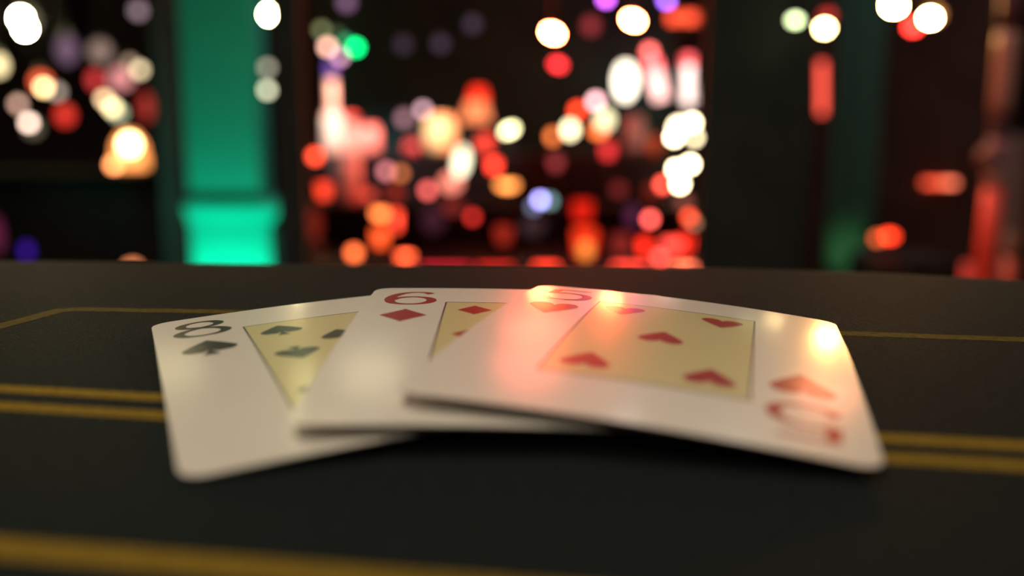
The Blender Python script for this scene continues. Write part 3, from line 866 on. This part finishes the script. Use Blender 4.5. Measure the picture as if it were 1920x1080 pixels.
# ------------------------------------------------------------------ lights between green column and display, and over the room
HB = 'hanging bulbs beyond the green column'
pendant('dazzling white bulb right of the green column, left of the pair', (-0.59485, 2.4, 1.35059), 0.02567, 0.02297, (375.04, 320.65, 141.11), HB, 'hanging_bulb', 'bulb')
pendant('dazzling white bulb right of the green column, right of the pair', (-0.56771, 2.4, 1.34439), 0.02432, 0.02432, (373.88, 319.66, 140.68), HB, 'hanging_bulb', 'bulb')
pendant('faint violet bulb below the dazzling pair', (-0.60816, 2.6, 1.32261), 0.02927, 0.02342, (0.53989, 0.32467, 0.82122), HB, 'hanging_bulb', 'bulb')
pendant('dim grey bulb right of the green column, upper of two', (-0.70797, 2.8, 1.24174), 0.02364, 0.02364, (1.99977, 1.78855, 1.29117), HB, 'hanging_bulb', 'bulb')
pendant('pale sage bulb right of the green column, lower of two', (-0.69799, 2.75, 1.17734), 0.02322, 0.02322, (4.31072, 4.31072, 2.88705), HB, 'hanging_bulb', 'bulb')
pendant('olive bulb above the purple-capped bottle', (-0.44601, 2.28, 1.30435), 0.01925, 0.01925, (0.73058, 0.81281, 0.34029), HB, 'hanging_bulb', 'bulb')
pendant('very dark green bulb right of the olive bulb', (-0.42343, 2.36, 1.29874), 0.01993, 0.01993, (0.2278, 0.34243, 0.15507), HB, 'hanging_bulb', 'bulb')
pendant('dim green bulb behind the bright green one', (-0.40117, 2.34, 1.27988), 0.01976, 0.01976, (0.03941, 1.25387, 0.51638), HB, 'hanging_bulb', 'bulb')
pendant('bright green bulb above the coral red bottle', (-0.36749, 2.28, 1.2648), 0.01925, 0.01925, (0, 9.30651, 2.18016), HB, 'hanging_bulb', 'bulb')
pendant('peach bulb left of the bright green bulb', (-0.43355, 2.28, 1.26576), 0.02053, 0.02053, (6.84946, 3.52817, 2.65506), HB, 'hanging_bulb', 'bulb')
pendant('mauve bulb below the peach and green bulbs', (-0.40961, 2.31, 1.24453), 0.0195, 0.0195, (3.50541, 1.73282, 2.46764), HB, 'hanging_bulb', 'bulb')
pendant('mauve bulb at the top edge above the bright green bulb', (-0.39263, 2.32, 1.37129), 0.02873, 0.02873, (0.48555, 0.23968, 0.44111), HB, 'hanging_bulb', 'bulb')
pendant('faintest bulb left in the dark above the display', (-0.25529, 2.27, 1.27057), 0.02811, 0.02811, (0.08743, 0.05755, 0.08743), HB, 'hanging_bulb', 'bulb')
pendant('faint plum bulb in the dark above the cream jar', (-0.17434, 2.35, 1.27896), 0.0291, 0.0291, (0.11547, 0.07203, 0.11547), HB, 'hanging_bulb', 'bulb')
pendant('faint plum bulb above the red shaded lamp', (-0.09712, 2.35, 1.3252), 0.0291, 0.0291, (0.12561, 0.07585, 0.11547), HB, 'hanging_bulb', 'bulb')

# ------------------------------------------------------------------ right side
RB = 'hanging bulbs at the right'
pendant('pale green white bulb left of its white neighbour over the black post', (0.43169, 1.5, 1.25578), 0.01689, 0.01182, (6.43412, 7.8027, 3.90017), RB, 'hanging_bulb', 'bulb')
pendant('white bulb over the red tube lamp at the right', (0.73187, 2.3, 1.31406), 0.02589, 0.02071, (52.60, 39.60108, 16.04084), RB, 'hanging_bulb', 'bulb')
pendant('dull red bulb behind the white bulb over the red tube', (0.80039, 2.5, 1.36183), 0.03096, 0.02533, (1.37528, 0.07999, 0.07154), RB, 'hanging_bulb', 'bulb')
pendant('brilliant bulb at the upper right, left of the pair', (0.89083, 2.3, 1.36538), 0.03366, 0.02589, (693.56, 316.55, 88.39), RB, 'hanging_bulb', 'bulb')
pendant('brilliant bulb at the upper right, right of the pair', (0.97796, 2.3, 1.33798), 0.02848, 0.0233, (485.73, 250.11, 75.74), RB, 'hanging_bulb', 'bulb')
pendant('amber halo glow added behind the right brilliant bulb', (1.07049, 2.5, 1.36545), 0.04503, 0.04222, (1.3086, 0.52118, 0.15565), RB, 'hanging_bulb', 'bulb')  # glowing ball added as the orange halo of the bulb
pendant('red bulb under the brilliant pair', (0.98036, 2.4, 1.32741), 0.02972, 0.02432, (15.29505, 0.48785, 0.35413), RB, 'hanging_bulb', 'bulb')
ZR = 0.61218
rc = thing('side_table', 'low black side table in the dark at the right', 'table', (1.41081, 3.4, 0))
box('table_top', (-0.15, -0.15, ZR - .03), (0.15, 0.15, ZR), M_DARK, rc, bevel=0.004)
for sx in (-1, 1):
    for sy in (-1, 1):
        box('leg', (sx * .12 - .02, sy * .12 - .02, 0), (sx * .12 + .02, sy * .12 + .02, ZR - .03), M_DARK, rc)
stand_lamp('bright red oval candle lamp on the low side table', (1.36284, 3.4, 0.68422), 0.04593, 0.02871, (7.08046, 0.31994, 0.09193), ZR, shape='globe')
stand_lamp('dull orange candle lamp left of the bright red one', (1.33852, 3.45, 0.66987), 0.02913, 0.02913, (3.46115, 0.54668, 0.14734), ZR, shape='globe')
t = thing('glow_bar', 'salmon horizontal light bar on the dark red wall', 'lamp', (1.91382, 4.26, 0.81702))
rod('tube', (-0.07194, 0, 0), (0.00959, 0, 0), 0.01199, glow((2.56398, 0.24185, 0.10278)), t, 10)
rod('tube_end', (0.00959, 0, 0), (0.07194, 0, 0), 0.01199, glow((3.34244, 0.62709, 0.31234)), t, 10)
box('bracket', (-0.03, 0.0, -0.01), (0.03, 0.04, 0.01), M_DARK, t)
tube('upright red tube lamp under the white bulb at the right', (1.20338, 3.75, 1.11741), (1.19093, 3.75, 1.31551), 0.01266, (2.36023, 0.22508, 0.13735), None, wall_y=3.9)
struct(box('trim_6', (1.21084, 3.9, 0), (1.30181, 3.96, CEIL), M_WALL))

# rail posts at the right edge
M_TAN = mat('post_tan_enamel', (0.34, 0.165, 0.12), 0.5, vary=0.1)
M_POST_REDLIT = mat('post_redlit_tint', (0.90, 0.075, 0.040), 0.5, vary=0.1)  # red light from below, put into the sleeve colour
M_POSTDK = mat('post_dark_enamel', (0.075, 0.030, 0.030), 0.6, vary=0.1)
M_MAUVE = mat('post_mauve_enamel', (0.34, 0.15, 0.16), 0.5, vary=0.1)
px_, py_ = 1.01135, 2.0


def post_part(name, z0, z1, r, material, parent, bulge=0.0):
    return lathe(name, [(r * .9, z0), (r + bulge, z0 + (z1 - z0) * .15), (r + bulge, z0 + (z1 - z0) * .85), (r * .9, z1)], material, parent, seg=16)


rp = thing('rail_post', 'tall rail post with tan upper sleeve and lower sleeve tinted by red light at the right', 'post', (px_, py_, 0))
pr = 0.02139
post_part('lower_sleeve', 0.02, 0.96437, pr, M_POST_REDLIT, rp)
post_part('middle_sleeve', 0.96437, 1.00894, pr * .95, M_TAN, rp)
post_part('mauve_sleeve', 1.00894, 1.06416, pr * .95, M_MAUVE, rp)
post_part('collar', 1.06416, 1.1123, pr * .85, M_POSTDK, rp)
post_part('upper_sleeve', 1.1123, 1.28172, pr, M_TAN, rp)
post_part('top_sleeve', 1.28172, 1.75, pr, M_POSTDK, rp)
lathe('finial', ball_profile(pr * 1.3), M_POSTDK, rp, (0, 0, 1.77), seg=14)
lathe('knob', ball_profile(0.01914, 0.02252), mat('knob_enamel', (0.20, 0.06, 0.035), 0.5, vary=.1), rp, (-0.02702, -0.01, 1.02557), seg=14)
lathe('foot', [(0.034, 0), (0.034, 0.012), (0.026, 0.03)], M_POSTDK, rp, seg=20)
sp = thing('short_post', 'short post with tan head and red base right of the tall rail post', 'post', (1.21975, 2.3, 0))
post_part('lower_sleeve', 0.02, 0.77272, 0.01554, mat('short_post_red', (0.42, 0.05, 0.03), .5, vary=.1), sp)
post_part('upper_sleeve', 0.77272, 0.82798, 0.01554, mat('short_post_tan', (0.20, 0.09, 0.07), .5, vary=.1), sp)
lathe('foot', [(0.022, 0), (0.022, 0.012), (0.012, 0.03)], M_POSTDK, sp, seg=20)
sq = thing('short_post', 'stub of a post tinted by red light left of the tall rail post', 'post', (0.87714, 1.8, 0))
post_part('sleeve', 0.02, 0.83394, 0.01216, M_POST_REDLIT, sq)
lathe('foot', [(0.022, 0), (0.022, 0.012), (0.012, 0.03)], M_POSTDK, sq, seg=20)
